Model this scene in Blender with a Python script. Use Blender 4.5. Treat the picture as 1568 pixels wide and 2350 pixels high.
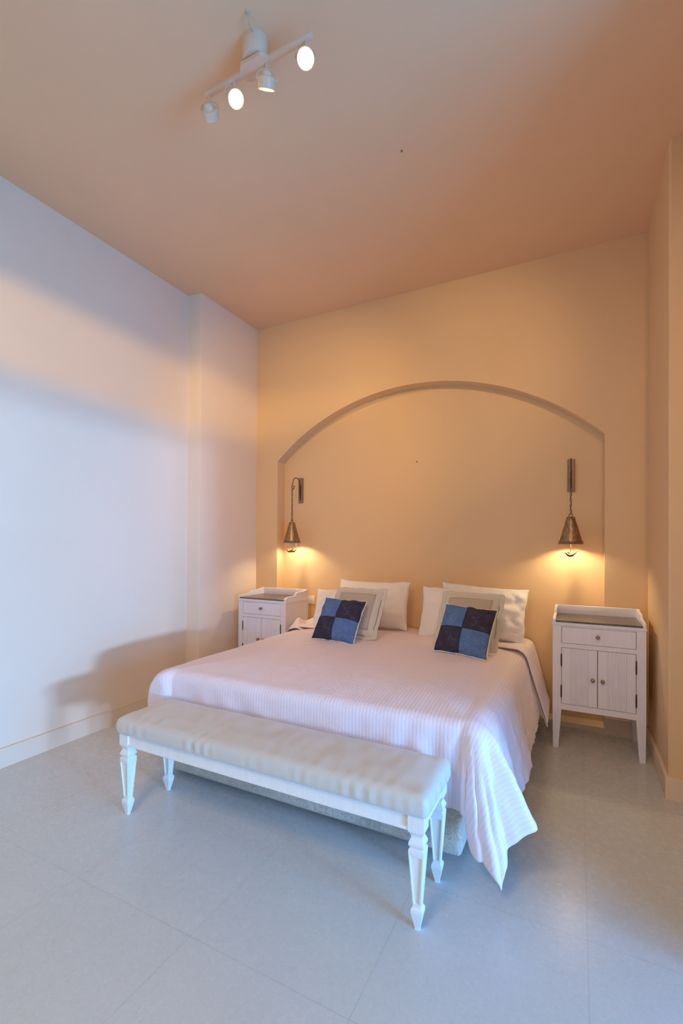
import bpy, bmesh, math, random, zlib, base64, struct
from mathutils import Vector, Matrix, noise as mnoise
random.seed(11)
R = math.radians
for o in list(bpy.data.objects): bpy.data.objects.remove(o)
SC = bpy.context.scene
COL = SC.collection

# ------------------------------------------------------------------ camera
cam_data = bpy.data.cameras.new('camera')
cam = bpy.data.objects.new('camera', cam_data); COL.objects.link(cam); SC.camera = cam
F_PX, YAW, PITCH, ROLL, CY = 1064.03, R(26.995), R(.289), R(.287), 1241.66
cam_data.sensor_fit = 'VERTICAL'; cam_data.sensor_height = 36.0; cam_data.sensor_width = 24.0
cam_data.lens = F_PX/2350*36.0
cam_data.shift_y = (CY-1175)/2350
cam_data.clip_start = .02
fw = Vector((-math.sin(YAW)*math.cos(PITCH), math.cos(YAW)*math.cos(PITCH), math.sin(PITCH)))
rt = Vector((math.cos(YAW), math.sin(YAW), 0)); up = rt.cross(fw)
r2 = rt*math.cos(ROLL)+up*math.sin(ROLL); u2 = -rt*math.sin(ROLL)+up*math.cos(ROLL)
mw = Matrix((r2, u2, -fw)).transposed().to_4x4(); mw.translation = Vector((0, 0, 1.35))
cam.matrix_world = mw

# ------------------------------------------------------------------ view, world, lights
SC.view_settings.view_transform = 'Standard'; SC.view_settings.look = 'None'
SC.view_settings.gamma = 1; SC.view_settings.exposure = 0.0
SC.view_settings.use_curve_mapping = False
SC.cycles.max_bounces = 12; SC.cycles.diffuse_bounces = 8
SC.cycles.sample_clamp_indirect = 6
SC.cycles.use_denoising = True
world = bpy.data.worlds.new('sky'); SC.world = world; world.use_nodes = True
wb = world.node_tree.nodes['Background']; wb.inputs[0].default_value = (.30, .42, .70, 1); wb.inputs[1].default_value = .5

def light(name, kind, loc, energy, color, target=None, **kw):
    d = bpy.data.lights.new(name, kind); d.energy = energy; d.color = color
    for k, v in kw.items(): setattr(d, k, v)
    o = bpy.data.objects.new(name, d); COL.objects.link(o); o.location = loc
    if target is not None:
        o.rotation_euler = (Vector(target)-Vector(loc)).to_track_quat('-Z', 'Y').to_euler()
    return o
WARM = (1, .60, .26); WARM2 = (1, .66, .34)
# daylight: soft sky in the window opening, and the bright terrace/sea glare further out
light('daylight_opening', 'AREA', (2.99, .35, 1.02), 205, (.03, .405, 1), (-3, .6, 1.05), shape='RECTANGLE', size=2.0, size_y=1.9)
light('daylight_glare', 'AREA', (12.0, -2.4, 1.35), 1350, (.36, .60, 1), (0, 1.3, 1.2), shape='RECTANGLE', size=1.7, size_y=.5)
light('added_warm_fill', 'AREA', (-.9, -.9, 3.42), 44, (1, .74, .42), (-.9, -.9, 0), shape='DISK', size=.9)  # added warm fill from above, behind the camera; no fixture belongs to it
# (the lamps' own lights are made with the lamps further down)

# ------------------------------------------------------------------ materials
def mat(name, color=(.8, .8, .8), rough=.5, metal=0, spec=.5, **kw):
    m = bpy.data.materials.new(name); m.use_nodes = True
    b = m.node_tree.nodes['Principled BSDF']
    b.inputs['Base Color'].default_value = (*color, 1); b.inputs['Roughness'].default_value = rough
    b.inputs['Metallic'].default_value = metal; b.inputs['Specular IOR Level'].default_value = spec
    for k, v in kw.items(): b.inputs[k].default_value = v
    return m
class NT:
    def __init__(s, m): s.t = m.node_tree; s.b = s.t.nodes['Principled BSDF']
    def n(s, ty, ins=None, **kw):
        x = s.t.nodes.new(ty)
        for k, v in kw.items(): setattr(x, k, v)
        for k, v in (ins or {}).items():
            if isinstance(v, bpy.types.NodeSocket): s.t.links.new(v, x.inputs[k])
            else: x.inputs[k].default_value = v
        return x
    def link(s, a, name): s.t.links.new(a, s.b.inputs[name])
    def math(s, op, a, b=None, c=None):
        ins = {0: a}
        if b is not None: ins[1] = b
        if c is not None: ins[2] = c
        return s.n('ShaderNodeMath', ins, operation=op).outputs[0]
    def noise(s, vec, scale, detail=3, rough=.5, dist=0):
        return s.n('ShaderNodeTexNoise', {'Vector': vec, 'Scale': scale, 'Detail': detail, 'Roughness': rough, 'Distortion': dist}).outputs['Fac']
    def mix(s, f, a, b):
        x = s.n('ShaderNodeMix', data_type='RGBA')
        for k, v in ((0, f), (6, a), (7, b)):
            if isinstance(v, bpy.types.NodeSocket): s.t.links.new(v, x.inputs[k])
            else: x.inputs[k].default_value = v
        return x.outputs[2]
    def ramp(s, f, a, b):
        x = s.n('ShaderNodeMapRange', {0: f, 1: a, 2: b}); return x.outputs[0]
    def bump(s, h, strength, dist=.01):
        x = s.n('ShaderNodeBump', {'Height': h, 'Strength': strength, 'Distance': dist}); s.link(x.outputs[0], 'Normal')
    def pos(s): return s.n('ShaderNodeNewGeometry').outputs['Position']
    def obj(s): return s.n('ShaderNodeTexCoord').outputs['Object']
    def uv(s): return s.n('ShaderNodeTexCoord').outputs['UV']
    def map(s, v, scale): return s.n('ShaderNodeMapping', {'Vector': v, 'Scale': scale}).outputs[0]

def wall_material(name, col):
    m = mat(name, col, .62, spec=.25); t = NT(m); p = t.pos()
    f = t.noise(p, 1.3, 4, .55); g = t.noise(p, 60, 3, .6)
    c = t.mix(t.ramp(f, .3, .7), (col[0]*.965, col[1]*.96, col[2]*.95, 1), (*col, 1))
    t.link(c, 'Base Color')
    h = t.math('ADD', t.math('MULTIPLY', f, .6), t.math('MULTIPLY', g, .12))
    t.bump(h, .25, .012); return m
M_WALL = wall_material('ochre_cream_wall_paint', (.77, .56, .345))
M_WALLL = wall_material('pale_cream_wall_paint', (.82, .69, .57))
M_CEIL = wall_material('ceiling_paint', (.83, .565, .36))
M_BASE = wall_material('baseboard_paint', (.80, .655, .52))

M_FLOOR = mat('polished_stone_tiles', (.6, .58, .53), .26, spec=.35)
t = NT(M_FLOOR); p = t.pos(); sep = t.n('ShaderNodeSeparateXYZ', {0: p})
def cell(ax, off):
    a = t.math('DIVIDE', t.math('SUBTRACT', sep.outputs[ax], off), .6075)
    return a, t.math('FRACT', t.math('ADD', a, 100)), t.math('FLOOR', a)
ax, fx, cx_ = cell(0, .033); ay, fy, cy_ = cell(1, 1.19)
def edge(f): return t.math('LESS_THAN', t.math('SUBTRACT', .5, t.math('ABSOLUTE', t.math('SUBTRACT', f, .5))), .0021)
grout = t.math('MAXIMUM', edge(fx), edge(fy))
wn = t.n('ShaderNodeTexWhiteNoise', {'Vector': t.n('ShaderNodeCombineXYZ', {0: cx_, 1: cy_}).outputs[0]}, noise_dimensions='2D')
big = t.noise(p, 2.2, 4, .6)
fl1 = t.noise(t.map(p, (1, 2.2, 1)), 55, 5, .75, 1.2); fl2 = t.noise(t.map(p, (2.4, 1, 1)), 90, 4, .75, 1.5)
fleck = t.math('MAXIMUM', t.ramp(fl1, .60, .72), t.math('MULTIPLY', t.ramp(fl2, .60, .74), .8))
light_f = t.ramp(t.noise(p, 70, 4, .7), .55, .75)
c = t.mix(t.ramp(big, .3, .7), (.555, .575, .59, 1), (.595, .615, .63, 1))
c = t.mix(t.math('MULTIPLY', wn.outputs[0], .45), c, (.59, .61, .625, 1))
c = t.mix(t.math('MULTIPLY', light_f, .35), c, (.74, .72, .67, 1))
c = t.mix(t.math('MULTIPLY', fleck, .42), c, (.30, .27, .235, 1))
c = t.mix(t.math('MULTIPLY', grout, .42), c, (.38, .34, .30, 1))
t.link(c, 'Base Color')
t.link(t.math('ADD', t.math('MULTIPLY', t.noise(p, 30, 3, .6), .10), .22), 'Roughness')
t.bump(t.math('SUBTRACT', t.math('MULTIPLY', t.noise(p, 26, 3, .6), .10), grout), .10, .004)

def painted(name, col, rough=.38):
    m = mat(name, col, rough, spec=.45); t = NT(m); p = t.obj()
    f = t.noise(t.map(p, (18, 18, 3)), 3, 3, .6)
    t.link(t.mix(t.ramp(f, .35, .7), (col[0]*.95, col[1]*.95, col[2]*.94, 1), (*col, 1)), 'Base Color')
    t.bump(f, .06, .004); return m
M_WHITE = painted('white_cabinet_paint', (.82, .82, .97))
M_BENCHW = painted('white_bench_paint', (.84, .85, .86), .33)
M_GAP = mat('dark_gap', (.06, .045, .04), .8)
M_SLATE = mat('dark_slate_top', (.10, .085, .07), .25, spec=.6)
t = NT(M_SLATE); f = t.noise(t.map(t.obj(), (3, 14, 3)), 5, 4, .6)
t.link(t.mix(t.ramp(f, .3, .7), (.055, .045, .038, 1), (.16, .135, .105, 1)), 'Base Color')
M_KNOB = mat('antique_pewter', (.36, .27, .22), .38, metal=.9)
M_HINGE = mat('dark_iron', (.07, .055, .05), .5, metal=.6)
M_BRONZE = mat('aged_bronze', (.34, .22, .12), .42, metal=.75)
t = NT(M_BRONZE); f = t.noise(t.map(t.obj(), (30, 30, 6)), 3, 4, .65)
t.link(t.mix(t.ramp(f, .35, .7), (.20, .125, .07, 1), (.48, .34, .21, 1)), 'Base Color')
M_CHAIN = mat('dark_bronze', (.16, .10, .055), .45, metal=.8)
M_PLATE = mat('weathered_pewter', (.33, .22, .16), .5, metal=.7)
M_TRACK = mat('pale_lamp_enamel', (.78, .57, .42), .35)
M_CHROME = mat('satin_metal', (.75, .73, .72), .22, metal=.9)
M_PLASTIC = mat('white_plastic', (.82, .80, .76), .35)

def emit(name, col, s):
    m = bpy.data.materials.new(name); m.use_nodes = True; n = m.node_tree; n.nodes.clear()
    e = n.nodes.new('ShaderNodeEmission'); e.inputs[0].default_value = (*col, 1); e.inputs[1].default_value = s
    o = n.nodes.new('ShaderNodeOutputMaterial'); n.links.new(e.outputs[0], o.inputs[0]); return m
M_BULB = emit('glowing_bulb', (1, .80, .48), 26)
M_LENS = emit('glowing_lamp_lens', (1, .84, .55), 14)

def fabric(name, col, rough=.85, weave=700, st=.15, sheen=.25, wrinkle=0):
    m = mat(name, col, rough, spec=.2); m.node_tree.nodes['Principled BSDF'].inputs['Sheen Weight'].default_value = sheen
    t = NT(m); p = t.obj(); n1 = t.noise(p, weave, 2, .6); n2 = t.noise(p, 9, 4, .6, .4)
    t.link(t.mix(t.ramp(n1, .3, .7), (col[0]*.93, col[1]*.93, col[2]*.93, 1), (*col, 1)), 'Base Color')
    h = t.math('ADD', t.math('MULTIPLY', n1, .06), t.math('MULTIPLY', n2, wrinkle)); t.bump(h, st, .01); return m
M_PILLOW = fabric('white_cotton', (.86, .84, .84), wrinkle=.8, st=.35)
M_BEIGE = fabric('beige_linen_border', (.66, .61, .51), wrinkle=.25)
M_BEIGE2 = fabric('taupe_linen_panel', (.50, .44, .36), wrinkle=.25)
M_FRAY = fabric('frayed_white_edge', (.8, .78, .75))
M_BENCHF = fabric('pale_satin_upholstery', (.64, .60, .55), .5, 500, .2, .35, .35)
M_MATT = fabric('mattress_ticking', (.8, .79, .77))
# quilted damask valance
M_QUILT = mat('quilted_damask', (.58, .54, .47), .6, spec=.3); t = NT(M_QUILT); p = t.obj()
vo = t.n('ShaderNodeTexVoronoi', {'Vector': p, 'Scale': 7.5}, feature='SMOOTH_F1').outputs['Distance']
sw = t.noise(p, 16, 3, .6, 2.5); ln = t.ramp(t.math('ABSOLUTE', t.math('SUBTRACT', sw, .5)), 0, .05)
h = t.math('ADD', ln, t.math('MULTIPLY', vo, -1.2))
t.link(t.mix(ln, (.54, .50, .44, 1), (.60, .56, .50, 1)), 'Base Color'); t.bump(h, .45, .010)
# striped white damask for duvet and sheet (stripes run with the cloth's own u coordinate)
def stripe_mat(name, wr):
    m = mat(name, (.85, .84, .87), .55, spec=.3); m.node_tree.nodes['Principled BSDF'].inputs['Sheen Weight'].default_value = .2
    t = NT(m); uv = t.uv(); s = t.n('ShaderNodeSeparateXYZ', {0: uv})
    st = t.math('SINE', t.math('MULTIPLY', s.outputs[0], 2*math.pi/.017))
    st = t.ramp(st, -.35, .35)
    n = t.noise(t.map(uv, (1, 1, 1)), 7, 4, .6, .6)
    t.link(t.mix(st, (.79, .695, .76, 1), (.835, .735, .805, 1)), 'Base Color')
    t.link(t.math('ADD', t.math('MULTIPLY', st, -.18), .62), 'Roughness')
    t.bump(t.math('ADD', t.math('MULTIPLY', st, .07), t.math('MULTIPLY', n, wr)), .35, .012); return m
M_DUVET = stripe_mat('striped_white_duvet', .9)
M_SHEET = stripe_mat('striped_white_sheet', .9)
# indigo patchwork
M_DENIM = mat('indigo_patchwork', (.05, .06, .15), .8, spec=.2); t = NT(M_DENIM); uv = t.uv(); s = t.n('ShaderNodeSeparateXYZ', {0: uv})
qx = t.math('GREATER_THAN', t.math('ADD', s.outputs[0], t.math('MULTIPLY', t.math('SUBTRACT', s.outputs[1], .5), .03)), .49)
qy = t.math('GREATER_THAN', s.outputs[1], .485)
ch = t.math('ABSOLUTE', t.math('SUBTRACT', qx, qy))     # 1 where light blue
wa = t.noise(t.map(uv, (14, 95, 1)), 1, 4, .8); wb_ = t.noise(t.map(uv, (95, 14, 1)), 1, 4, .8)
patch = t.ramp(t.noise(uv, 5.5, 3, .6), .38, .62)
scr = t.math('MULTIPLY', t.math('MAXIMUM', t.ramp(wa, .54, .70), t.ramp(wb_, .54, .70)), patch)
base = t.mix(ch, (.018, .014, .038, 1), (.055, .13, .34, 1)); hi = t.mix(ch, (.22, .20, .27, 1), (.40, .50, .66, 1))
grain = t.ramp(t.noise(t.map(uv, (150, 150, 1)), 1, 2, .6), .3, .8)
c = t.mix(t.math('MULTIPLY', grain, .22), base, hi); c = t.mix(scr, c, hi)
seam = t.math('MINIMUM', t.math('ABSOLUTE', t.math('SUBTRACT', s.outputs[0], .49)), t.math('ABSOLUTE', t.math('SUBTRACT', s.outputs[1], .485)))
c = t.mix(t.math('LESS_THAN', seam, .006), c, (.02, .025, .07, 1)); t.link(c, 'Base Color')
t.bump(t.math('ADD', t.math('MULTIPLY', wa, .4), t.ramp(seam, 0, .02)), .35, .006)

# ------------------------------------------------------------------ mesh helpers
def finish(name, bm, m, parent=None, smooth=False, loc=None, rot=None, mods=None):
    bmesh.ops.recalc_face_normals(bm, faces=bm.faces[:])
    me = bpy.data.meshes.new(name); bm.to_mesh(me); bm.free()
    for x in (m if isinstance(m, (list, tuple)) else [m]): me.materials.append(x)
    if smooth:
        for p_ in me.polygons: p_.use_smooth = True
        if smooth != 'all': me.set_sharp_from_angle(angle=R(smooth if smooth is not True else 40))
    o = bpy.data.objects.new(name, me); COL.objects.link(o)
    if parent: o.parent = parent
    if loc is not None: o.location = loc
    if rot is not None: o.rotation_euler = rot
    return o
def box(bm, a, b, bev=0, seg=2, mi=0):
    r = bmesh.ops.create_cube(bm, size=1); vs = r['verts']
    for v in vs: v.co = Vector([(a[i]+b[i])/2+v.co[i]*(b[i]-a[i]) for i in range(3)])
    fs = list({f for v in vs for f in v.link_faces})
    for f in fs: f.material_index = mi
    if bev:
        es = list({e for v in vs for e in v.link_edges})
        bmesh.ops.bevel(bm, geom=es, offset=bev, segments=seg, affect='EDGES', profile=.5, material=-1)
def prism(bm, pts, lo, hi, axis=2):
    """extrude the polygon pts from lo to hi along the axis; pts in the two other axes' order"""
    def co(p, h):
        if axis == 2: return (p[0], p[1], h)
        if axis == 1: return (p[0], h, p[1])
        return (h, p[0], p[1])
    A = [bm.verts.new(co(p, lo)) for p in pts]; B = [bm.verts.new(co(p, hi)) for p in pts]
    bm.faces.new(A); bm.faces.new(B); n = len(pts)
    for i in range(n): bm.faces.new((A[i], A[(i+1) % n], B[(i+1) % n], B[i]))
def lathe(bm, prof, seg=32, c=(0, 0, 0), cap=False, M=None):
    rings = []
    for r, z in prof:
        ring = []
        for k in range(seg):
            a = 2*math.pi*k/seg; v = Vector((r*math.cos(a), r*math.sin(a), z))
            if M: v = M @ v
            ring.append(bm.verts.new(v+Vector(c)))
        rings.append(ring)
    for i in range(len(rings)-1):
        for k in range(seg):
            bm.faces.new((rings[i][k], rings[i][(k+1) % seg], rings[i+1][(k+1) % seg], rings[i+1][k]))
    if cap: bm.faces.new(rings[0]); bm.faces.new(rings[-1])
def tube(bm, pts, r, seg=8, closed=False):
    pts = [Vector(p) for p in pts]; n = len(pts); rings = []
    rr = r if isinstance(r, (list, tuple)) else [r]*n
    prev = None
    for i, p in enumerate(pts):
        if closed: d = pts[(i+1) % n]-pts[i-1]
        else: d = pts[min(i+1, n-1)]-pts[max(i-1, 0)]
        d.normalize()
        a = prev if prev is not None else (Vector((0, 0, 1)) if abs(d.z) < .9 else Vector((1, 0, 0)))
        a = (a-d*a.dot(d)).normalized(); prev = a; b = d.cross(a)
        rings.append([bm.verts.new(p+a*math.cos(2*math.pi*k/seg)*rr[i]+b*math.sin(2*math.pi*k/seg)*rr[i]) for k in range(seg)])
    m = n if closed else n-1
    for i in range(m):
        A, B = rings[i], rings[(i+1) % n]
        for k in range(seg): bm.faces.new((A[k], A[(k+1) % seg], B[(k+1) % seg], B[k]))
    if not closed: bm.faces.new(rings[0]); bm.faces.new(rings[-1])
def ball(bm, c, r, sc=(1, 1, 1), M=None, seg=14):
    rs = bmesh.ops.create_uvsphere(bm, u_segments=seg, v_segments=seg//2+2, radius=r)
    for v in rs['verts']:
        q = Vector((v.co.x*sc[0], v.co.y*sc[1], v.co.z*sc[2]))
        v.co = (M @ q if M else q)+Vector(c)
def thing(name, label, cat, loc=(0, 0, 0), rotz=0, group=None):
    o = bpy.data.objects.new(name, None); o.empty_display_size = .1; COL.objects.link(o)
    o.location = loc; o.rotation_euler = (0, 0, rotz); tag(o, label, cat, group); return o
def tag(o, label, cat, group=None):
    o['label'] = label; o['category'] = cat
    if group: o['group'] = group
    return o
def struct(name, bm, m, smooth=False):
    o = finish(name, bm, m, smooth=smooth); o['kind'] = 'structure'; return o
def dup(root, loc, rotz, label):
    r = root.copy(); COL.objects.link(r); r.location = loc; r.rotation_euler = (0, 0, rotz); r['label'] = label
    for ch in list(root.children):
        c = ch.copy(); COL.objects.link(c); c.parent = r
        for g in list(ch.children):
            d = g.copy(); COL.objects.link(d); d.parent = c
    return r

# ------------------------------------------------------------------ the room
H = 3.53; XL = -3.07; XL2 = -2.93; YS = 3.025; YB = 3.83; YN = 3.957; XR = .435; YR = 3.005
XN0, XN1 = -2.673, .173; ACX, ACZ, AR = -1.2567, .6697, 2.0582
XE, YE, YBACK = .62, 1.75, -1.9; XW = 2.8
bm = bmesh.new(); box(bm, (-3.3, -2.1, -.12), (3.0, 4.2, 0)); struct('floor', bm, M_FLOOR)
bm = bmesh.new(); box(bm, (-3.3, -2.1, H), (3.0, 4.2, H+.12)); struct('ceiling', bm, M_CEIL)
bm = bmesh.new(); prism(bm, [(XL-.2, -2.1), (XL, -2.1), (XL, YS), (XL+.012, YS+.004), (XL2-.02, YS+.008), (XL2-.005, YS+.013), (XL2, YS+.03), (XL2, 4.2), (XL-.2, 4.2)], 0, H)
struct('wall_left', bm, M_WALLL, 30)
# back wall: a thick slab with a shallow arched niche let into it
bm = bmesh.new()
a0 = math.asin((XN1-ACX)/AR); a1 = math.asin((XN0-ACX)/AR)
arc = [(ACX+AR*math.sin(a1+(a0-a1)*k/72), ACZ+AR*math.cos(a1+(a0-a1)*k/72)) for k in range(73)]
outer = [(XL2, 0), (XL2, H)]
def vv(p, y): return bm.verts.new((p[0], y, p[1]))
fl_ = vv((XL2, 0), YB); tl_ = vv((XL2, H), YB); tr_ = vv((XR, H), YB); br_ = vv((XR, 0), YB)
nl = vv((XN0, 0), YB); nr = vv((XN1, 0), YB)
AF = [vv(p, YB) for p in arc]; AB = [vv(p, YN) for p in arc]
TP = [vv((p[0], H), YB) for p in arc]
nlb = vv((XN0, 0), YN); nrb = vv((XN1, 0), YN)
bm.faces.new((fl_, nl, AF[0], TP[0], tl_)); bm.faces.new((nr, br_, tr_, TP[-1], AF[-1]))
for k in range(72):
    bm.faces.new((AF[k], AF[k+1], TP[k+1], TP[k])); bm.faces.new((AF[k], AB[k], AB[k+1], AF[k+1]))
bm.faces.new((nl, nlb, AB[0], AF[0])); bm.faces.new((nr, AF[-1], AB[-1], nrb))
bm.faces.new([nlb, nrb]+list(reversed(AB)))
# body behind
K = [vv(p, 4.2) for p in ((XL2, 0), (XL2, H), (XR, H), (XR, 0))]
bm.faces.new(K); bm.faces.new((fl_, tl_, K[1], K[0])); bm.faces.new((tr_, br_, K[3], K[2]))
bm.faces.new([tl_]+TP+[tr_, K[2], K[1]]); bm.faces.new([fl_, K[0], K[3], br_, nr, nrb, nlb, nl])
me_b = struct('wall_back', bm, M_WALL, 30)
bm = bmesh.new(); prism(bm, [(XR, 4.2), (XR, YR+.01), (XR+.01, YR), (XE, YR), (XE, YE), (XW+.2, YE), (XW+.2, 4.2)], 0, H)
struct('wall_right', bm, M_WALL, 30)
bm = bmesh.new(); box(bm, (XL-.2, YBACK-.15, 0), (XW+.2, YBACK, H)); struct('wall_behind', bm, M_WALL)
# window wall with a french-door opening
WY0, WY1, WZ1 = -.75, 1.45, 1.98
bm = bmesh.new(); box(bm, (XW, YBACK, 0), (XW+.16, WY0, H)); box(bm, (XW, WY1, 0), (XW+.16, YE, H)); box(bm, (XW, WY0, WZ1), (XW+.16, WY1, H))
struct('wall_window', bm, M_WALL)
bm = bmesh.new()
for a, b in (((XW+.04, WY0, 0), (XW+.10, WY0+.06, WZ1)), ((XW+.04, WY1-.06, 0), (XW+.10, WY1, WZ1)), ((XW+.04, WY0, WZ1-.06), (XW+.10, WY1, WZ1))): box(bm, a, b, .004)
struct('window_1', bm, M_WHITE)
bm = bmesh.new(); box(bm, (XW+.16, -6, -.15), (16, 6, -.02)); struct('terrace_ground', bm, mat('pale_terrace_stone', (.6, .58, .54), .7))

# baseboards
BH, BT = .116, .016
def baseboard(name, pts, h=BH):
    bm = bmesh.new(); prism(bm, pts, 0, h)
    es = [e for e in bm.edges if all(abs(v.co.z-h) < 1e-6 for v in e.verts)]
    bmesh.ops.bevel(bm, geom=es, offset=.003, segments=2, affect='EDGES')
    return struct(name, bm, M_BASE)
baseboard('baseboard_left', [(XL, YBACK), (XL+BT, YBACK), (XL+BT, YS-.012), (XL2+BT, YS-.004), (XL2+BT, YB-BT), (XL2, YB-BT), (XL2, YS+.03), (XL2-.01, YS+.012), (XL, YS)])
bm = bmesh.new(); box(bm, (XL2+BT, YB-BT, 0), (XN0, YB, BH), .003); box(bm, (XN1, YB-BT, 0), (XR-BT, YB, BH), .003); struct('baseboard_back', bm, M_BASE)
bm = bmesh.new(); box(bm, (XN0, YB-BT, 0), (XN1, YN, .04), .003); struct('baseboard_niche', bm, M_BASE)
baseboard('baseboard_right', [(XR-BT, YB), (XR-BT, YR-BT), (XE-BT, YR-BT), (XE-BT, YE-BT), (XW, YE-BT), (XW, YE), (XE, YE), (XE, YR), (XR, YR), (XR, YB)])

# ------------------------------------------------------------------ bed
bed = thing('bed', 'wide double bed with pale quilted damask base, between the two white bedside cabinets', 'bed', (-1.28, 2.95, 0))
def loc_(o, parent):   # keep world coordinates of a mesh built in world space under a moved Empty
    o.location = -Vector(parent.location); return o
bm = bmesh.new(); box(bm, (-2.165, 1.955, .035), (-.43, 3.94, .33), .022, 3); loc_(finish('bed_base', bm, M_QUILT, bed, 35), bed)
bm = bmesh.new(); box(bm, (-2.165, 1.965, .335), (-.41, 3.94, .585), .06, 5); loc_(finish('mattress', bm, M_MATT, bed, 50), bed)
for x in (-2.05, -.51):
    for y in (2.15, 3.8):
        bm = bmesh.new(); lathe(bm, [(.024, 0), (.024, .04)], 16, cap=True); o = finish('leg', bm, M_HINGE, bed, 30); o.location = Vector((x, y, 0))-Vector(bed.location)

# duvet: a flat cloth of its own length and width, each overhanging point bent down along its own arc
DXE0, DXE1, DYE = -2.06, -.425, 1.985          # lines where the cloth starts to leave the mattress top
OHR, OHF, OHL, YHEAD = .46, .40, .44, 3.37
def nz(x, y, z=0, s=1): return mnoise.noise(Vector((x*s, y*s, z*s)))
def lerp_table(tab, x):
    for (a, fa), (b, fb) in zip(tab, tab[1:]):
        if x <= b:
            k = (x-a)/(b-a); k = k*k*(3-2*k); return [p+(q_-p)*k for p, q_ in zip(fa, fb)]
    return list(tab[-1][1])
_cache = {}
def bend(d, dh, rh, lt):
    """arc of length dh that starts level and ends rh out from the edge: point (out, down) at length d"""
    key = (round(dh, 3), round(rh, 3), round(lt, 2))
    if key not in _cache:
        dh_, rh_, lt_ = key; n = 28
        def run(ph):
            o_ = z_ = 0; P_ = [(0, 0)]
            for k in range(n):
                q_ = min(1, (k+.5)/n*dh_/lt_); f = ph*q_*q_*(3-2*q_) if q_ < 1 else ph
                o_ += math.cos(f)*dh_/n; z_ += math.sin(f)*dh_/n; P_.append((o_, z_))
            return P_
        lo, hi = .3, 2.2
        for _ in range(18):
            m_ = (lo+hi)/2
            if run(m_)[-1][0] > rh_: lo = m_
            else: hi = m_
        _cache[key] = run(lo)
    P_ = _cache[key]; t_ = min(1, d/dh)*(len(P_)-1); k = min(int(t_), len(P_)-2); f = t_-k
    return P_[k][0]*(1-f)+P_[k+1][0]*f, P_[k][1]*(1-f)+P_[k+1][1]*f
TAB_R = [(0, (.225, .17)), (14, (.272, .20)), (30, (.22, .17)), (45, (.225, .16)), (58, (.15, .13)), (72, (.09, .10)), (90, (.055, .09))]
TAB_L = [(0, (.18, .26)), (45, (.19, .28)), (90, (.055, .09))]
def duvet_point(x, y):
    ax_ = x-DXE1 if x > DXE1 else (DXE0-x if x < DXE0 else 0); ay_ = DYE-y if y < DYE else 0
    ex = min(x-DXE0, DXE1-x); ey = y-DYE; e = max(0, min(1, min(ex, ey)/.30)); cr = .030*(1-(1-e)**2)
    z = .612+cr+.004*nz(x, y, 2, 3.1)+.0018*nz(x, y, 7, 11)
    if y > YHEAD-.10: z -= 0
    d = math.hypot(ax_, ay_)
    if d == 0: return Vector((x, y, z))
    right = x > (DXE0+DXE1)/2; sx = 1 if right else -1
    th = math.degrees(math.atan2(ay_, ax_)); ohx = OHR if right else OHL
    c_, s_ = math.cos(R(th)), math.sin(R(th))
    dh = min(ohx/c_ if c_ > .01 else 9, OHF/s_ if s_ > .01 else 9)
    rh, lt = lerp_table(TAB_R if right else TAB_L, th)
    if th < 1 and right:
        rh += -.010+.014*math.sin((y-1.97)*5.2+.4)+.012*nz(y, 0, 4, 4)-.02*max(0, min(1, (y-3.0)/.3))
        rh -= .028*math.exp(-((y-2.22)/.09)**2)
    if th > 89: rh += .008*math.sin(x*17)
    o_, dn = bend(d, dh, rh, lt)
    # soft folds, growing towards the hem
    g = min(1, d/.30)**1.3
    if right and ay_ > 0 and ax_ > 0:
        fold_ = .012*math.cos(R(th)*17+1.2)+.007*math.cos(R(th)*34+d*9)+.016*nz(th*.16, d*2.5, 8)+.008*nz(th*.42, d*5, 18); o_ += fold_*g
        tw = .045*g*math.sin(R(th)*4-1.57); ang = R(th)+tw
    else: ang = R(th); o_ += g*(.010*nz(x+y, 3, 1, 9)+.004*math.sin((x if th > 45 else y)*23+3*nz(x, y, 0, 4)))
    if th > 70 and right: o_ += .012*g*math.sin(x*52+d*10)*max(0, min(1, (x+.9)/.3))
    X_ = min(max(x, DXE0), DXE1)+sx*math.cos(ang)*o_; Y_ = max(y, DYE)-math.sin(ang)*o_
    if X_ < -.44: Y_ = max(Y_, 1.893)
    Z_ = z-dn
    if right: Z_ -= (d/dh)**2*(.045*math.exp(-((th-46)/12)**2)+.075*math.exp(-((th-62)/8)**2))
    w_ = .008*min(1, d/.1)*nz(x, y, 3, 22)
    return Vector((X_+w_*c_*sx, Y_-w_*s_ if X_ > -.44 else Y_, max(.02, Z_)))
NX, NY = 150, 112
bm = bmesh.new(); uvl = bm.loops.layers.uv.new('UVMap'); VS = []
gx = [DXE0-OHL+(DXE1+OHR-DXE0+OHL)*i/(NX-1) for i in range(NX)]; gy = [DYE-OHF+(YHEAD-DYE+OHF)*j/(NY-1) for j in range(NY)]
for y in gy:
    for x in gx: VS.append(bm.verts.new(duvet_point(x, y)))
for j in range(NY-1):
    for i in range(NX-1):
        a = j*NX+i; f = bm.faces.new((VS[a], VS[a+1], VS[a+NX+1], VS[a+NX]))
        for l, (ii, jj) in zip(f.loops, ((i, j), (i+1, j), (i+1, j+1), (i, j+1))): l[uvl].uv = (gx[ii], gy[jj])
duvet = finish('duvet', bm, M_DUVET, smooth='all')
sol = duvet.modifiers.new('thickness', 'SOLIDIFY'); sol.thickness = .010; sol.offset = 1
ss = duvet.modifiers.new('soft', 'SUBSURF'); ss.levels = 1; ss.render_levels = 1
tag(duvet, 'white striped duvet spread over the bed, one corner hanging down beside the bench', 'duvet')

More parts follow.
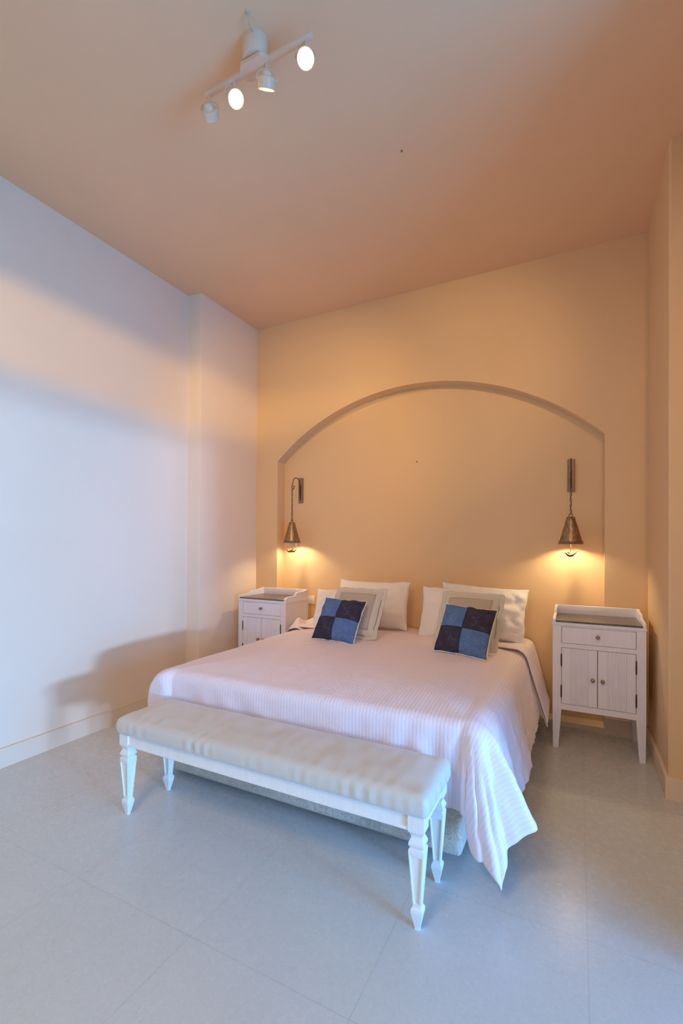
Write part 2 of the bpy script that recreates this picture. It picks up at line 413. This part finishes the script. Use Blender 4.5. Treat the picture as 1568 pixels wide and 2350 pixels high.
def grid_surface(name, fn, nu, nv, m, th, us=1, vs=1, parent=None):
    bm = bmesh.new(); uvl = bm.loops.layers.uv.new('UVMap'); V = []
    for j in range(nv+1):
        for i in range(nu+1): V.append(bm.verts.new(fn(i/nu, j/nv)))
    for j in range(nv):
        for i in range(nu):
            a = j*(nu+1)+i; f = bm.faces.new((V[a], V[a+1], V[a+nu+2], V[a+nu+1]))
            for l, (ii, jj) in zip(f.loops, ((i, j), (i+1, j), (i+1, j+1), (i, j+1))): l[uvl].uv = (ii/nu*us, jj/nv*vs)
    o = finish(name, bm, m, parent, smooth='all')
    s_ = o.modifiers.new('thickness', 'SOLIDIFY'); s_.thickness = th; s_.offset = 1
    b = o.modifiers.new('soft', 'SUBSURF'); b.levels = 1; b.render_levels = 1
    return o
# sheet over the head of the mattress, hanging down on the right
def sheet_fn(u, v):
    y = 3.30+v*.63
    L = 2.42; s = u*L                       # arc length from left hem
    top = .606+.012*nz(s, y, 1, 6)*min(1, 3*v+.3)
    xl, xr = -2.19, -.38; hang_l = .10
    if s < hang_l: x = xl-.015; z = top-.02-(hang_l-s)*.9
    elif s < hang_l+(xr-xl): x = xl+(s-hang_l); z = top+.010*math.sin(s*3)*.3
    else:
        d = s-hang_l-(xr-xl); k = min(1, d/.10)
        x = xr+.07*math.sin(k*math.pi/2)+max(0, d-.06)*(.28-.10*v); z = top-.045*(1-math.cos(k*math.pi/2))-max(0, d-.07)*(.92-.25*v)
        x += .012*math.sin(y*26+d*6)*min(1, d*4)
    # crumpled heap near the left bedside cabinet
    g = math.exp(-((x+2.17)/.13)**2-((y-3.50)/.20)**2)
    z += g*(.065+.030*math.sin(x*34+y*22)+.02*nz(x, y, 3, 22))
    return (x, y, z)
sheet = grid_surface('bed_sheet', sheet_fn, 130, 30, M_SHEET, .006, 2.42, .63)
tag(sheet, 'white striped sheet showing between the duvet and the pillows, crumpled at the left cabinet', 'sheet')
# turned-down strip of the top sheet, laid over the duvet's head edge with one corner flap hanging right
def fold_fn(u, v):
    y = 3.33+v*.16-.05*math.sin(u*3.0)*0
    L = 2.25; s = u*L; xl, xr = -2.12, -.385
    if s < xr-xl: x = xl+s; z = .640+.014*math.sin(min(1, v)*math.pi)-.010*v
    else:
        d = s-(xr-xl); k = min(1, d/.14)
        x = xr+.085*math.sin(k*math.pi/2)+max(0, d-.09)*.30; z = .640-.07*(1-math.cos(k*math.pi/2))-max(0, d-.10)*.90
        z += .014*math.sin(v*math.pi)*(1-k); y += -.16*d*(1-v)+.12*d*v*0
        z += v*d*.16
    z += .006*nz(x, y, 5, 9)
    return (x, y, z)
fold = grid_surface('turned_down_sheet', fold_fn, 110, 10, M_SHEET, .010, 2.25, .2)
tag(fold, 'folded-down band of white sheet on the duvet, its flap hanging by the right cabinet', 'sheet')

# ------------------------------------------------------------------ pillows and cushions
def pillow(name, w, h, th, m, seed=0, flange=0, wr=.006, pinch=.06, power=2.6, parent=None, n=30, seamgap=0, fold=0):
    bm = bmesh.new(); uvl = bm.loops.layers.uv.new('UVMap'); rnd = seed*7.3
    def P(a, b, side):
        ex = abs(a)**power; ey = abs(b)**power
        t_ = max(0, 1-ex)**.55*max(0, 1-ey)**.55
        px = 1-pinch*(1-abs(b)**2)*(abs(a)**3); pz = 1-pinch*(1-abs(a)**2)*(abs(b)**3)
        x = a*w/2*px; z = b*h/2*pz
        d = t_*th/2*side
        d += t_**.5*wr*2.2*nz(a*w*9+rnd, b*h*9, side)+wr*nz(a*w*26+rnd, b*h*26, side*2)*t_**.5
        x += .010*nz(b*3+rnd, 1, side*0)*abs(a); z += .010*nz(a*3+rnd, 5, 0)*abs(b)
        if fold: d += -fold*side*math.exp(-((a-.1-.3*b)/.10)**2)*t_
        return (x, -d, z)
    grid = {}
    for side in (1, -1):
        for j in range(n+1):
            for i in range(n+1):
                a = -1+2*i/n; b = -1+2*j/n
                e = i in (0, n) or j in (0, n)
                if side == -1 and e: grid[(side, i, j)] = grid[(1, i, j)]; continue
                grid[(side, i, j)] = bm.verts.new(P(math.sin(a*math.pi/2)*.35+a*.65, math.sin(b*math.pi/2)*.35+b*.65, side))
        for j in range(n):
            for i in range(n):
                q = [(i, j), (i+1, j), (i+1, j+1), (i, j+1)]
                if side == -1: q = q[::-1]
                f = bm.faces.new([grid[(side, *k)] for k in q])
                for l, (ii, jj) in zip(f.loops, q): l[uvl].uv = (ii/n, jj/n)
                if isinstance(m, (list, tuple)) and len(m) > 1:
                    f.material_index = 1 if side == -1 else 0
    if flange:
        E = [(i, 0) for i in range(n)]+[(n, j) for j in range(n)]+[(i, n) for i in range(n, 0, -1)]+[(0, j) for j in range(n, 0, -1)]
        I = [grid[(1, *k)] for k in E]; O = []
        for k, v in zip(E, I):
            a = -1+2*k[0]/n; b = -1+2*k[1]/n
            dx = flange*(1 if k[0] == n else -1 if k[0] == 0 else 0); dz = flange*(1 if k[1] == n else -1 if k[1] == 0 else 0)
            O.append(bm.verts.new(v.co+Vector((dx, .010*nz(a*4+rnd, b*4, 2), dz))))
        O2 = [bm.verts.new(v.co+Vector((0, .006, 0))) for v in O]; I2 = [bm.verts.new(v.co+Vector((0, .006, 0))) for v in I]
        nn = len(E)
        for k in range(nn):
            k2 = (k+1) % nn
            for A, B in ((I, O), (O, O2), (O2, I2)):
                f = bm.faces.new((A[k], A[k2], B[k2], B[k]))
    o = finish(name, bm, m, parent, smooth=60 if flange else 'all')
    s_ = o.modifiers.new('soft', 'SUBSURF'); s_.levels = 1; s_.render_levels = 1
    return o
def stand(o, x, y, z, lean, yaw=0, roll=0):
    """bottom edge of the pillow's own local box rests at (x, y, z)"""
    o.rotation_euler = (R(-lean), R(roll), R(yaw)); o.location = (x, y, z)
def lift(o, h):
    for v in o.data.vertices: v.co.z += h/2

def white_pillow(lab, w, h, th, seed, **kw):
    o = pillow('pillow', w, h, th, M_PILLOW, seed, **kw); lift(o, h); return tag(o, lab, 'pillow', 'white bed pillows')
q = white_pillow('white pillow at the back of the left stack, leaning on the wall', .68, .42, .17, 1, wr=.007); stand(q, -1.60, 3.69, .618, 16, 2)
q = white_pillow('white pillow standing between the left beige cushion and the pillow against the wall', .60, .38, .15, 2, wr=.006); stand(q, -1.72, 3.40, .622, 27, 4, -2)
q = white_pillow('wrinkled white pillow at the back of the right stack, nearest the right bedside cabinet', .68, .42, .17, 3, wr=.019, fold=.035); stand(q, -.68, 3.69, .618, 16, 0, 3)
q = white_pillow('white pillow in the right stack, directly behind the beige cushion', .60, .42, .15, 4, wr=.006); stand(q, -.80, 3.44, .622, 22, 2, 1)

def beige_cushion(lab, seed):
    r = thing('beige_cushion', lab, 'cushion', group='beige bordered cushions')
    a = pillow('border_cover', .385, .365, .10, M_BEIGE, seed, flange=.028, wr=.003, pinch=.02, power=3.2, parent=r); lift(a, .42)
    # taupe centre panel lying on the front of the cover
    bm = bmesh.new(); n = 14; V = {}
    for j in range(n+1):
        for i in range(n+1):
            a_ = (-1+2*i/n)*.78; b_ = (-1+2*j/n)*.78
            t_ = max(0, 1-abs(a_)**3.2)**.55*max(0, 1-abs(b_)**3.2)**.55
            V[(i, j)] = bm.verts.new((a_*.385/2, -(t_*.05+.004), b_*.365/2+.21))
    for j in range(n):
        for i in range(n): bm.faces.new((V[(i, j)], V[(i+1, j)], V[(i+1, j+1)], V[(i, j+1)]))
    pn = finish('centre_panel', bm, M_BEIGE2, r, smooth='all'); pn['label'] = 'darker taupe centre panel'
    s_ = pn.modifiers.new('t', 'SOLIDIFY'); s_.thickness = .006; s_.offset = 0
    return r
q = beige_cushion('square beige cushion with taupe centre leaning on the left pillow stack', 5); q.location = (-1.505, 3.07, .652); q.rotation_euler = (R(-33), 0, R(-2))
q = beige_cushion('square beige cushion with taupe centre leaning on the right pillow stack', 6); q.location = (-.675, 3.12, .652); q.rotation_euler = (R(-31), 0, R(-6))

def blue_cushion(lab, seed):
    r = thing('patchwork_cushion', lab, 'cushion', group='blue patchwork cushions')
    a = pillow('patchwork_cover', .345, .34, .11, [M_DENIM, M_FRAY], seed, wr=.004, pinch=.045, power=2.4, parent=r); lift(a, .34)
    bm = bmesh.new(); P_ = []
    for k in range(96):
        u_ = k/96*4; s_ = int(u_); f_ = u_-s_
        a_, b_ = [(-1+2*f_, -1), (1, -1+2*f_), (1-2*f_, 1), (-1, 1-2*f_)][s_]
        px = 1-.045*(1-b_*b_)*(abs(a_)**3); pz = 1-.045*(1-a_*a_)*(abs(b_)**3)
        P_.append((a_*.1725*px+.0015*math.sin(k*2.7), .004+.0015*math.sin(k*1.9), b_*.17*pz+.17+.0015*math.cos(k*3.1)))
    tube(bm, P_, .0035, 6, True); e = finish('frayed_trim', bm, M_FRAY, r, smooth='all'); e['label'] = 'white frayed edge'
    return r
q = blue_cushion('light and dark blue patchwork cushion in front of the left pillow stack', 7); q.location = (-1.555, 2.905, .655); q.rotation_euler = (R(-35), R(1.5), R(-2))
q = blue_cushion('light and dark blue patchwork cushion in front of the right pillow stack', 8); q.location = (-.663, 2.925, .655); q.rotation_euler = (R(-34), R(3), R(-7))

# ------------------------------------------------------------------ bench
bench = thing('bench', 'long low white bench with pale upholstered seat at the foot of the bed', 'bench', (-1.243, 1.71, 0))
BX0, BX1, BY0, BY1 = -2.018, -.468, 1.552, 1.866
LEGP = [(.41, .029), (.352, .029), (.346, .0275), (.338, .022), (.331, .0195), (.325, .0195), (.316, .0235), (.308, .027), (.301, .0275), (.295, .0255), (.2925, .022), (.289, .022), (.286, .0265), (.278, .0275), (.268, .027)]
def bench_leg():
    bm = bmesh.new(); rings = []
    def ring(z, h): return [bm.verts.new((sx*h, sy*h, z)) for sx, sy in ((-1, -1), (1, -1), (1, 1), (-1, 1))]
    for z, h in LEGP: rings.append(ring(z, h))
    rings += [ring(.088, .0145), ring(.082, .0145), ring(.074, .0195), ring(.064, .0205), ring(.055, .019), ring(.005, .0085), ring(0, .0085)]
    panel = []
    for i in range(len(rings)-1):
        for k in range(4):
            f = bm.faces.new((rings[i][k], rings[i][(k+1) % 4], rings[i+1][(k+1) % 4], rings[i+1][k]))
            if i == len(LEGP)-1: panel.append(f)
    bm.faces.new(rings[0]); bm.faces.new(rings[-1]); bmesh.ops.recalc_face_normals(bm, faces=bm.faces[:])
    r = bmesh.ops.inset_individual(bm, faces=panel, thickness=.0065, depth=0)
    bmesh.ops.inset_individual(bm, faces=panel, thickness=.0012, depth=-.0045)
    return bm
legm = None
for x in (BX0+.029, BX1-.029):
    for y in (BY0+.029, BY1-.029):
        if legm is None: lg = finish('leg', bench_leg(), M_BENCHW, bench); legm = lg
        else: lg = legm.copy(); COL.objects.link(lg); lg.parent = bench
        lg.location = (x+1.243, y-1.71, 0)
bm = bmesh.new(); th = .020
def rail(a, b): box(bm, a, b, .0015, 1)
for y0, y1 in ((BY0+.008, BY0+.008+th), (BY1-.008-th, BY1-.008)): rail((BX0+.05, y0, .352), (BX1-.05, y1, .405))
for x0, x1 in ((BX0+.008, BX0+.028), (BX1-.028, BX1-.008)): rail((x0, BY0+.05, .352), (x1, BY1-.05, .405))
rail((BX0+.052, BY0+.002, .349), (BX1-.052, BY0+.0125, .360)); rail((BX0+.052, BY1-.0125, .349), (BX1-.052, BY1-.002, .360))
rail((BX0+.035, BY0+.035, .390), (BX1-.035, BY1-.035, .4035))
loc_(finish('frame', bm, M_BENCHW, bench), bench)
bm = bmesh.new(); box(bm, (BX0-.012, BY0-.010, .398), (BX1+.012, BY1+.012, .487), .024, 4)
bmesh.ops.subdivide_edges(bm, edges=[e for e in bm.edges if e.calc_length() > .5], cuts=110, use_grid_fill=True)
bmesh.ops.subdivide_edges(bm, edges=[e for e in bm.edges if .2 < e.calc_length() < .4], cuts=22, use_grid_fill=True)
bmesh.ops.subdivide_edges(bm, edges=[e for e in bm.edges if .035 < e.calc_length() < .1 and abs(e.verts[0].co.z-e.verts[1].co.z) > .03], cuts=4, use_grid_fill=True)
for v in bm.verts:
    x, y, z = v.co
    tz = (z-.398)/.089; ex = min(x-BX0, BX1-x); ey = min(y-BY0, BY1-y)
    if tz > .95: v.co.z += .016*min(1, max(0, ex)/.10)*min(1, max(0, ey)/.09)+.003*nz(x, y, 0, 9)+.0016*nz(x*1.8, y*.5, 4, 14)
    if tz > .1 and tz < .95:
        k = math.sin(math.pi*tz)*.006
        v.co.y += k*(1 if y > 1.71 else -1)*(1 if ey < .02 else 0); v.co.x += k*(1 if x > -1.2 else -1)*(1 if ex < .02 else 0)
    if ey < .05 and y < 1.71:
        c_ = math.sin(x*120+3*nz(x, 0, 0, 7))*max(0, nz(x, 3, 0, 5)+.25)
        v.co.y -= .006*c_*max(0, 1-abs(tz-.5)*1.6); v.co.z -= .004*max(0, c_)*(1 if tz > .9 else 0)
    if ex < .04: v.co.x += .003*math.sin(y*90)*max(0, 1-abs(tz-.5)*2)*(-1 if x < -1.2 else 1)
loc_(finish('seat_cushion', bm, M_BENCHF, bench, smooth='all'), bench)

# ------------------------------------------------------------------ bedside cabinets (origin: front left foot corner on the floor; front faces -Y)
W, D = .527, .385
def cabinet(lab, loc):
    c = thing('bedside_cabinet', lab, 'cabinet', loc, 0, 'bedside cabinets')
    bm = bmesh.new(); P = .052
    # carcass: sides, back, floor, rails
    box(bm, (.004, .02, .257), (.018, D-.02, .812)); box(bm, (W-.018, .02, .257), (W-.004, D-.02, .812))
    box(bm, (.01, D-.014, .257), (W-.01, D-.004, .812)); box(bm, (.01, .02, .262), (W-.01, D-.01, .275))
    box(bm, (.03, .0015, .257), (W-.03, .022, .2955)); box(bm, (.03, .0015, .668), (W-.03, .022, .6965)); box(bm, (.03, .0015, .8055), (W-.03, .022, .815))
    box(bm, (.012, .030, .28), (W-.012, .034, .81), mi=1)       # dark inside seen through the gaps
    box(bm, (-.004, -.004, .8135), (W+.004, D, .8345), .002, 1)
    finish('carcass', bm, [M_WHITE, M_GAP], c)
    for x in (0, W-P):
        for y in (0, D-P):
            bm = bmesh.new(); xo = -1 if x == 0 else 1
            rings = []
            for z, k in ((0, .017), (.245, .0), (.2571, 0), (.8135, 0)):
                x0 = x+(k if xo > 0 else 0)*1.0; x1 = x+P-(k if xo < 0 else 0)
                y0 = y+(k if y > 0 else 0); y1 = y+P-(k if y == 0 else 0)
                x0 += .003 if (z == 0 and xo < 0) else 0; x1 -= .003 if (z == 0 and xo > 0) else 0
                rings.append([bm.verts.new(q_) for q_ in ((x0, y0, z), (x1, y0, z), (x1, y1, z), (x0, y1, z))])
            for i in range(3):
                for k in range(4): bm.faces.new((rings[i][k], rings[i][(k+1) % 4], rings[i+1][(k+1) % 4], rings[i+1][k]))
            bm.faces.new(rings[0]); bm.faces.new(rings[-1])
            # two fine flutes down the front of each front post
            if y == 0:
                for fx in (.019, .033): box(bm, (x+fx-.0022, -.0022, .08), (x+fx+.0022, .002, .24), .0009, 1)
            finish('leg', bm, M_WHITE, c)
    bm = bmesh.new(); box(bm, (P+.0025, .000, .6985), (W-P-.0025, .018, .8035), .0015, 1); dr = finish('drawer', bm, M_WHITE, c)
    def knob(parent, x, z):
        bm = bmesh.new(); M_ = Matrix.Rotation(R(90), 3, 'X')
        lathe(bm, [(.0005, .030), (.007, .030), (.0105, .0275), (.0125, .023), (.011, .0185), (.006, .016), (.005, .004), (.009, .002), (.009, 0)], 20, (x, 0, z), M=M_)
        finish('knob', bm, M_KNOB, parent, smooth='all')['label'] = 'round pewter knob'
    knob(dr, W/2, .756)
    for s in (0, 1):
        x0, x1 = (P+.0025, W/2-.0018) if s == 0 else (W/2+.0018, W-P-.0025)
        bm = bmesh.new(); z0, z1 = .2985, .6655
        f0 = x0+(.048 if s == 0 else .050); f1 = x1-(.050 if s == 0 else .048)
        pts = [(x0, .017), (x0, .0015), (x0+.0015, 0), (f0, 0)]
        nf = 9; pw = (f1-f0)/nf
        for k in range(nf):
            b0 = f0+k*pw; pts += [(b0+.0006, .0032), (b0+.0016, .0032)]
            for a in (150, 120, 90, 60, 30): pts.append((b0+.0022+(pw-.0022)/2*(1+math.cos(R(a))), .004-.0045*math.sin(R(a))))
        pts += [(f1, .004), (f1+.0012, 0), (x1-.0015, 0), (x1, .0015), (x1, .017)]
        prism(bm, pts, z0, z1)
        d = finish('door', bm, M_WHITE, c)
        knob(d, x1-.026 if s == 0 else x0+.026, .476)
        hx = x0-.002 if s == 0 else x1+.002
        for hz in (.378, .584):
            bm = bmesh.new(); lathe(bm, [(.001, -.044), (.003, -.041), (.0042, -.036), (.0045, 0), (.0042, .036), (.003, .041), (.001, .044)], 12, (hx, -.002, hz), cap=True)
            finish('hinge', bm, M_HINGE, d, smooth='all')['label'] = 'dark iron hinge'
    bm = bmesh.new(); box(bm, (.018, -.006, .8345), (W-.018, D-.018, .846), .002, 1); finish('top_slab', bm, M_SLATE, c)['label'] = 'dark polished top'
    bm = bmesh.new(); box(bm, (.004, D-.018, .8345), (W-.004, D-.002, .907), .003, 2)
    side = [(-.002, .8345), (-.002, .851), (.012, .860), (.035, .866), (.150, .8685), (.165, .872), (.172, .880), (.178, .889), (.190, .8935), (.300, .897), (D-.05, .902), (D-.02, .907), (D-.004, .907), (D-.004, .8345)]
    prism(bm, side, .001, .018, 0); prism(bm, side, W-.018, W-.001, 0)
    finish('tray_gallery', bm, M_WHITE, c, 30)
    return c
cab = cabinet('white bedside cabinet in the right corner, fully visible with its fluted doors and tapered legs', (-.147, 3.41, 0))
dup(cab, (-2.825, 3.43, 0), 0, 'white bedside cabinet by the left wall, its lower part hidden behind the bed')

# ------------------------------------------------------------------ wall lamps
def wall_lamp(lab, x):
    c = thing('wall_lamp', lab, 'lamp', (x, YN, 1.355), 0, 'bronze bell wall lamps')     # local: wall at y=0, room towards -y, z from the shade's rim
    bm = bmesh.new(); box(bm, (-.026, -.014, .397), (.026, 0, .647), .004, 2)
    box(bm, (-.0225, -.017, .42), (-.0165, -.012, .60), .001, 1); box(bm, (.0165, -.017, .42), (.0225, -.012, .60), .001, 1)
    finish('wall_plate', bm, M_PLATE, c, 40)
    bm = bmesh.new(); box(bm, (-.006, -.0155, .425), (.006, -.0135, .57), .0005, 1); finish('slot', bm, M_HINGE, c)['label'] = 'dark slot in the wall plate'
    dy = -.167
    bm = bmesh.new(); pts = [(0, -.010, .430), (0, -.030, .50), (0, -.030, .56), (0, -.032, .585)]
    for a in range(0, 200, 14): pts.append((0, -.093+.061*math.cos(R(a)), .585+.052*math.sin(R(a))))
    pts += [(0, dy+.001, .565), (0, dy-.004, .545)]
    for a in range(200, 375, 20): pts.append((0, dy+.014+.018*math.cos(R(a)), .540+.020*math.sin(R(a))))
    pts.append((0, dy+.030, .552))
    tube(bm, pts, .0042, 8); ball(bm, pts[-1], .0065); finish('hook_arm', bm, M_CHAIN, c, smooth='all')
    # chain from the hook down to the shade's ring
    bm = bmesh.new(); z = .522; k = 0
    while z > .222:
        L_, W_ = .0125, .0062; P_ = []
        for a in range(12):
            an = 2*math.pi*a/12; hx = W_*math.sin(an); hz = L_*math.cos(an)
            P_.append((hx, dy, z-.006+hz) if k % 2 == 0 else (0, dy+hx, z-.006+hz))
        tube(bm, P_, .0021, 5, True); z -= .0195; k += 1
    finish('chain', bm, M_CHAIN, c, smooth='all')
    bm = bmesh.new(); tube(bm, [(.006*math.sin(i*.9), dy+.006*math.cos(i*.9), .515-.0095*i) for i in range(32)], .0016, 6); finish('cord', bm, M_CHAIN, c, smooth='all')
    bm = bmesh.new(); tube(bm, [(.0125*math.cos(2*math.pi*k/20), dy, .209+.0125*math.sin(2*math.pi*k/20)) for k in range(20)], .0026, 8, True); finish('ring', bm, M_CHAIN, c, smooth='all')
    bm = bmesh.new(); o_ = [(.004, .200), (.024, .198), (.027, .195)]+[(.027+.050*(k/8), .195-.180*(k/8)) for k in range(1, 9)]+[(.0795, .014), (.0795, .011), (.078, .010), (.078, .006), (.086, .004), (.088, .001), (.086, -.002), (.078, -.001)]
    i_ = [(.074, .012), (.026, .188), (.004, .192)]
    lathe(bm, o_+i_, 48, (0, dy, 0))
    for k in range(26):
        a = 2*math.pi*k/26; ball(bm, (.0785*math.cos(a), dy+.0785*math.sin(a), .018), .0032, seg=8)
    finish('shade', bm, M_BRONZE, c, smooth=50)['label'] = 'conical aged bronze shade'
    bm = bmesh.new(); ball(bm, (0, dy, .072), .017, (1, 1, 1.25), seg=18); finish('bulb', bm, M_BULB, c, smooth='all')
    bm = bmesh.new(); lathe(bm, [(.013, .088), (.013, .13), (.006, .19)], 16, (0, dy, 0), cap=True); finish('socket', bm, M_CHAIN, c, smooth=40)
    bm = bmesh.new()
    tube(bm, [(0, dy-.075, .004), (0, dy-.077, -.04), (0, dy-.079, -.084), (0, dy-.06, -.090), (0, dy+.06, -.090), (0, dy+.079, -.084), (0, dy+.076, -.04), (0, dy+.072, .004)], .0013, 6)
    finish('perch_wire', bm, M_CHAIN, c, smooth='all')
    for by, rz, s_ in ((dy-.035, 0, 1.15), (dy+.022, 65, 1.25)):
        bm = bmesh.new()
        P_ = [(-.030, 0, .010), (-.034, 0, .016), (-.026, 0, .014), (-.018, 0, .004), (-.006, 0, -.001), (.008, 0, 0), (.018, 0, .006), (.030, 0, .018), (.040, 0, .030)]
        rr = [.0012, .0035, .0055, .0075, .0098, .0092, .0060, .0034, .0022]
        Mx = Matrix.Rotation(R(rz), 3, 'Z')
        tube(bm, [Mx @ Vector((a*s_, b*s_, z_*s_)) for a, b, z_ in P_], [r_*s_ for r_ in rr], 10)
        o = finish('bird_ornament', bm, M_CHAIN, c, smooth='all'); o.location = (0, by, -.083); o['label'] = 'small bronze bird on the wire'
    l = light('wall_lamp_light', 'POINT', (x, YN+dy, 1.355+.050), 11.5, (1, .76, .42), shadow_soft_size=.022); return c
wall_lamp('bronze cone wall lamp hanging above the left bedside cabinet', -2.471)
wall_lamp('bronze cone wall lamp hanging above the right bedside cabinet', -.045)

# ------------------------------------------------------------------ ceiling spot lamp
tr = thing('track_lamp', 'white ceiling bar lamp with four adjustable spotlights', 'lamp', (-1.255, 1.615, H))
bm = bmesh.new(); lathe(bm, [(.001, 0), (.057, 0), (.057, -.072), (.053, -.083), (.045, -.086), (.001, -.086)], 40); finish('canopy', bm, M_TRACK, tr, smooth=40)
bm = bmesh.new(); box(bm, (-.285, -.0125, -.118), (.285, .0125, -.098), .004, 2)
prism(bm, [(-.075, -.0125), (-.05, -.040), (.05, -.040), (.075, -.0125), (.075, .0125), (.05, .040), (-.05, .040), (-.075, .0125)], -.117, -.100)
box(bm, (-.02, -.02, -.10), (.02, .02, -.084)); finish('bar', bm, M_TRACK, tr, 30)
bm = bmesh.new(); tube(bm, [(.045, -.110, 0), (.045, -.110, -.022), (.043, -.100, -.036), (.036, -.085, -.036), (.032, -.072, -.028), (.028, -.058, -.020)], .0032, 8); lathe(bm, [(.012, 0), (.010, -.004), (.004, -.006)], 14, (.045, -.110, 0), cap=True)
finish('cable_hook', bm, mat('warm_beige_enamel', (.62, .48, .34), .5), tr, smooth=40)
for (sx, aim, on, dropz) in ((-.262, (-2.4, 3.83, 2.2), .0, 0), (-.118, (.45, .75, 1.1), 1, 0), (.060, (-2.65, 3.55, 0), 1, .0), (.258, (-.25, .1, 1.3), 1, .0)):
    base = Vector((sx, 0, -.118)); piv = base+Vector((0, 0, -.072))
    wpos = Vector(tr.location)+piv; dr_ = (Vector(aim)-wpos).normalized()
    rot = dr_.to_track_quat('-Z', 'Y').to_matrix()
    bm = bmesh.new(); lathe(bm, [(.001, .030), (.012, .030), (.020, .024), (.024, .010), (.036, .006), (.037, -.030), (.0345, -.032), (.032, -.026), (.010, -.010), (.001, -.010)], 32, piv, M=rot)
    hd = finish('spotlight_head', bm, M_TRACK, tr, smooth=40)
    bm = bmesh.new(); tube(bm, [base, base+Vector((0, 0, -.026))], .005, 10)
    hz = Vector((dr_.x, dr_.y, 0)); hz = hz.normalized() if hz.length > .05 else Vector((0, -1, 0)); sd = Vector((-hz.y, hz.x, 0))
    tube(bm, [piv+sd*.043*math.cos(R(a))+Vector((0, 0, .046*math.sin(R(a)))) for a in range(0, 181, 12)], .0028, 8)
    for s_ in (1, -1): tube(bm, [piv+sd*.045*s_, piv+sd*.034*s_], .004, 8)
    finish('yoke', bm, M_TRACK, hd, smooth=40)
    bm = bmesh.new(); lathe(bm, [(.0005, -.0285), (.0275, -.0285)], 28, piv, M=rot); bmesh.ops.solidify(bm, geom=bm.faces[:], thickness=.001)
    finish('lens', bm, M_LENS, hd)
    light('spotlight', 'SPOT', wpos+dr_*.036, {-.262: 62, -.118: 3, 0.06: 30, .258: 3}[sx], {-.262: (1, .54, .06), .06: (1, .43, .25)}.get(sx, (1, .7, .4)), aim, spot_size=R(75), spot_blend=.8, shadow_soft_size=.03)
w_ = light('added_wall_band', 'SPOT', (1.9, -.9, 3.0), 480, (1, .60, .13), (-3.07, 1.75, 2.66), spot_size=R(58), spot_blend=.8, shadow_soft_size=.03); w_.scale = (1, .12, 1)  # unseen helper, flattened to lay a warm band on the left wall
light('added_niche_pool', 'SPOT', (.5, .3, 3.3), 62, (1, .48, .22), (-.75, 3.95, 1.35), spot_size=R(75), spot_blend=1, shadow_soft_size=.03)  # extra unseen source, put in for the warm pool on the niche wall
light('added_arch_pool', 'SPOT', (.55, .2, 3.3), 115, (1, .62, .22), (-.95, 3.83, 2.72), spot_size=R(34), spot_blend=1, shadow_soft_size=.03)  # off-frame light added for the glow above the arch, without a lamp

# ------------------------------------------------------------------ small wall things
bm = bmesh.new(); box(bm, (-.04, -.009, -.04), (.04, 0, .04), .003, 2); so = finish('wall_socket', bm, M_PLASTIC, None, 40, loc=(-2.345, YN, .79))
tag(so, 'white plastic socket plate on the wall beside the left bedside cabinet', 'socket')
bm = bmesh.new(); lathe(bm, [(.011, 0), (.011, -.004)], 16, cap=True, M=Matrix.Rotation(R(-90), 3, 'X')); bb = finish('rocker', bm, M_PLASTIC, so, 40, loc=(0, -.008, 0)); 
bm = bmesh.new(); lathe(bm, [(.0022, 0), (.0022, -.016), (.0065, -.016), (.0065, -.019)], 14, cap=True, M=Matrix.Rotation(R(-90), 3, 'X'))
for v in bm.verts: v.co.y = -abs(v.co.y)
na = finish('nail', bm, M_PLATE, None, 40, loc=(-1.266, YN, 2.075)); tag(na, 'small nail in the wall of the arched niche above the bed', 'nail')
bm = bmesh.new(); lathe(bm, [(.006, 0), (.006, -.004), (.002, -.007)], 14, cap=True); sc_ = finish('screw', bm, M_PLATE, None, 40, loc=(-.875, 2.429, H)); tag(sc_, 'tiny screw head in the ceiling', 'screw')
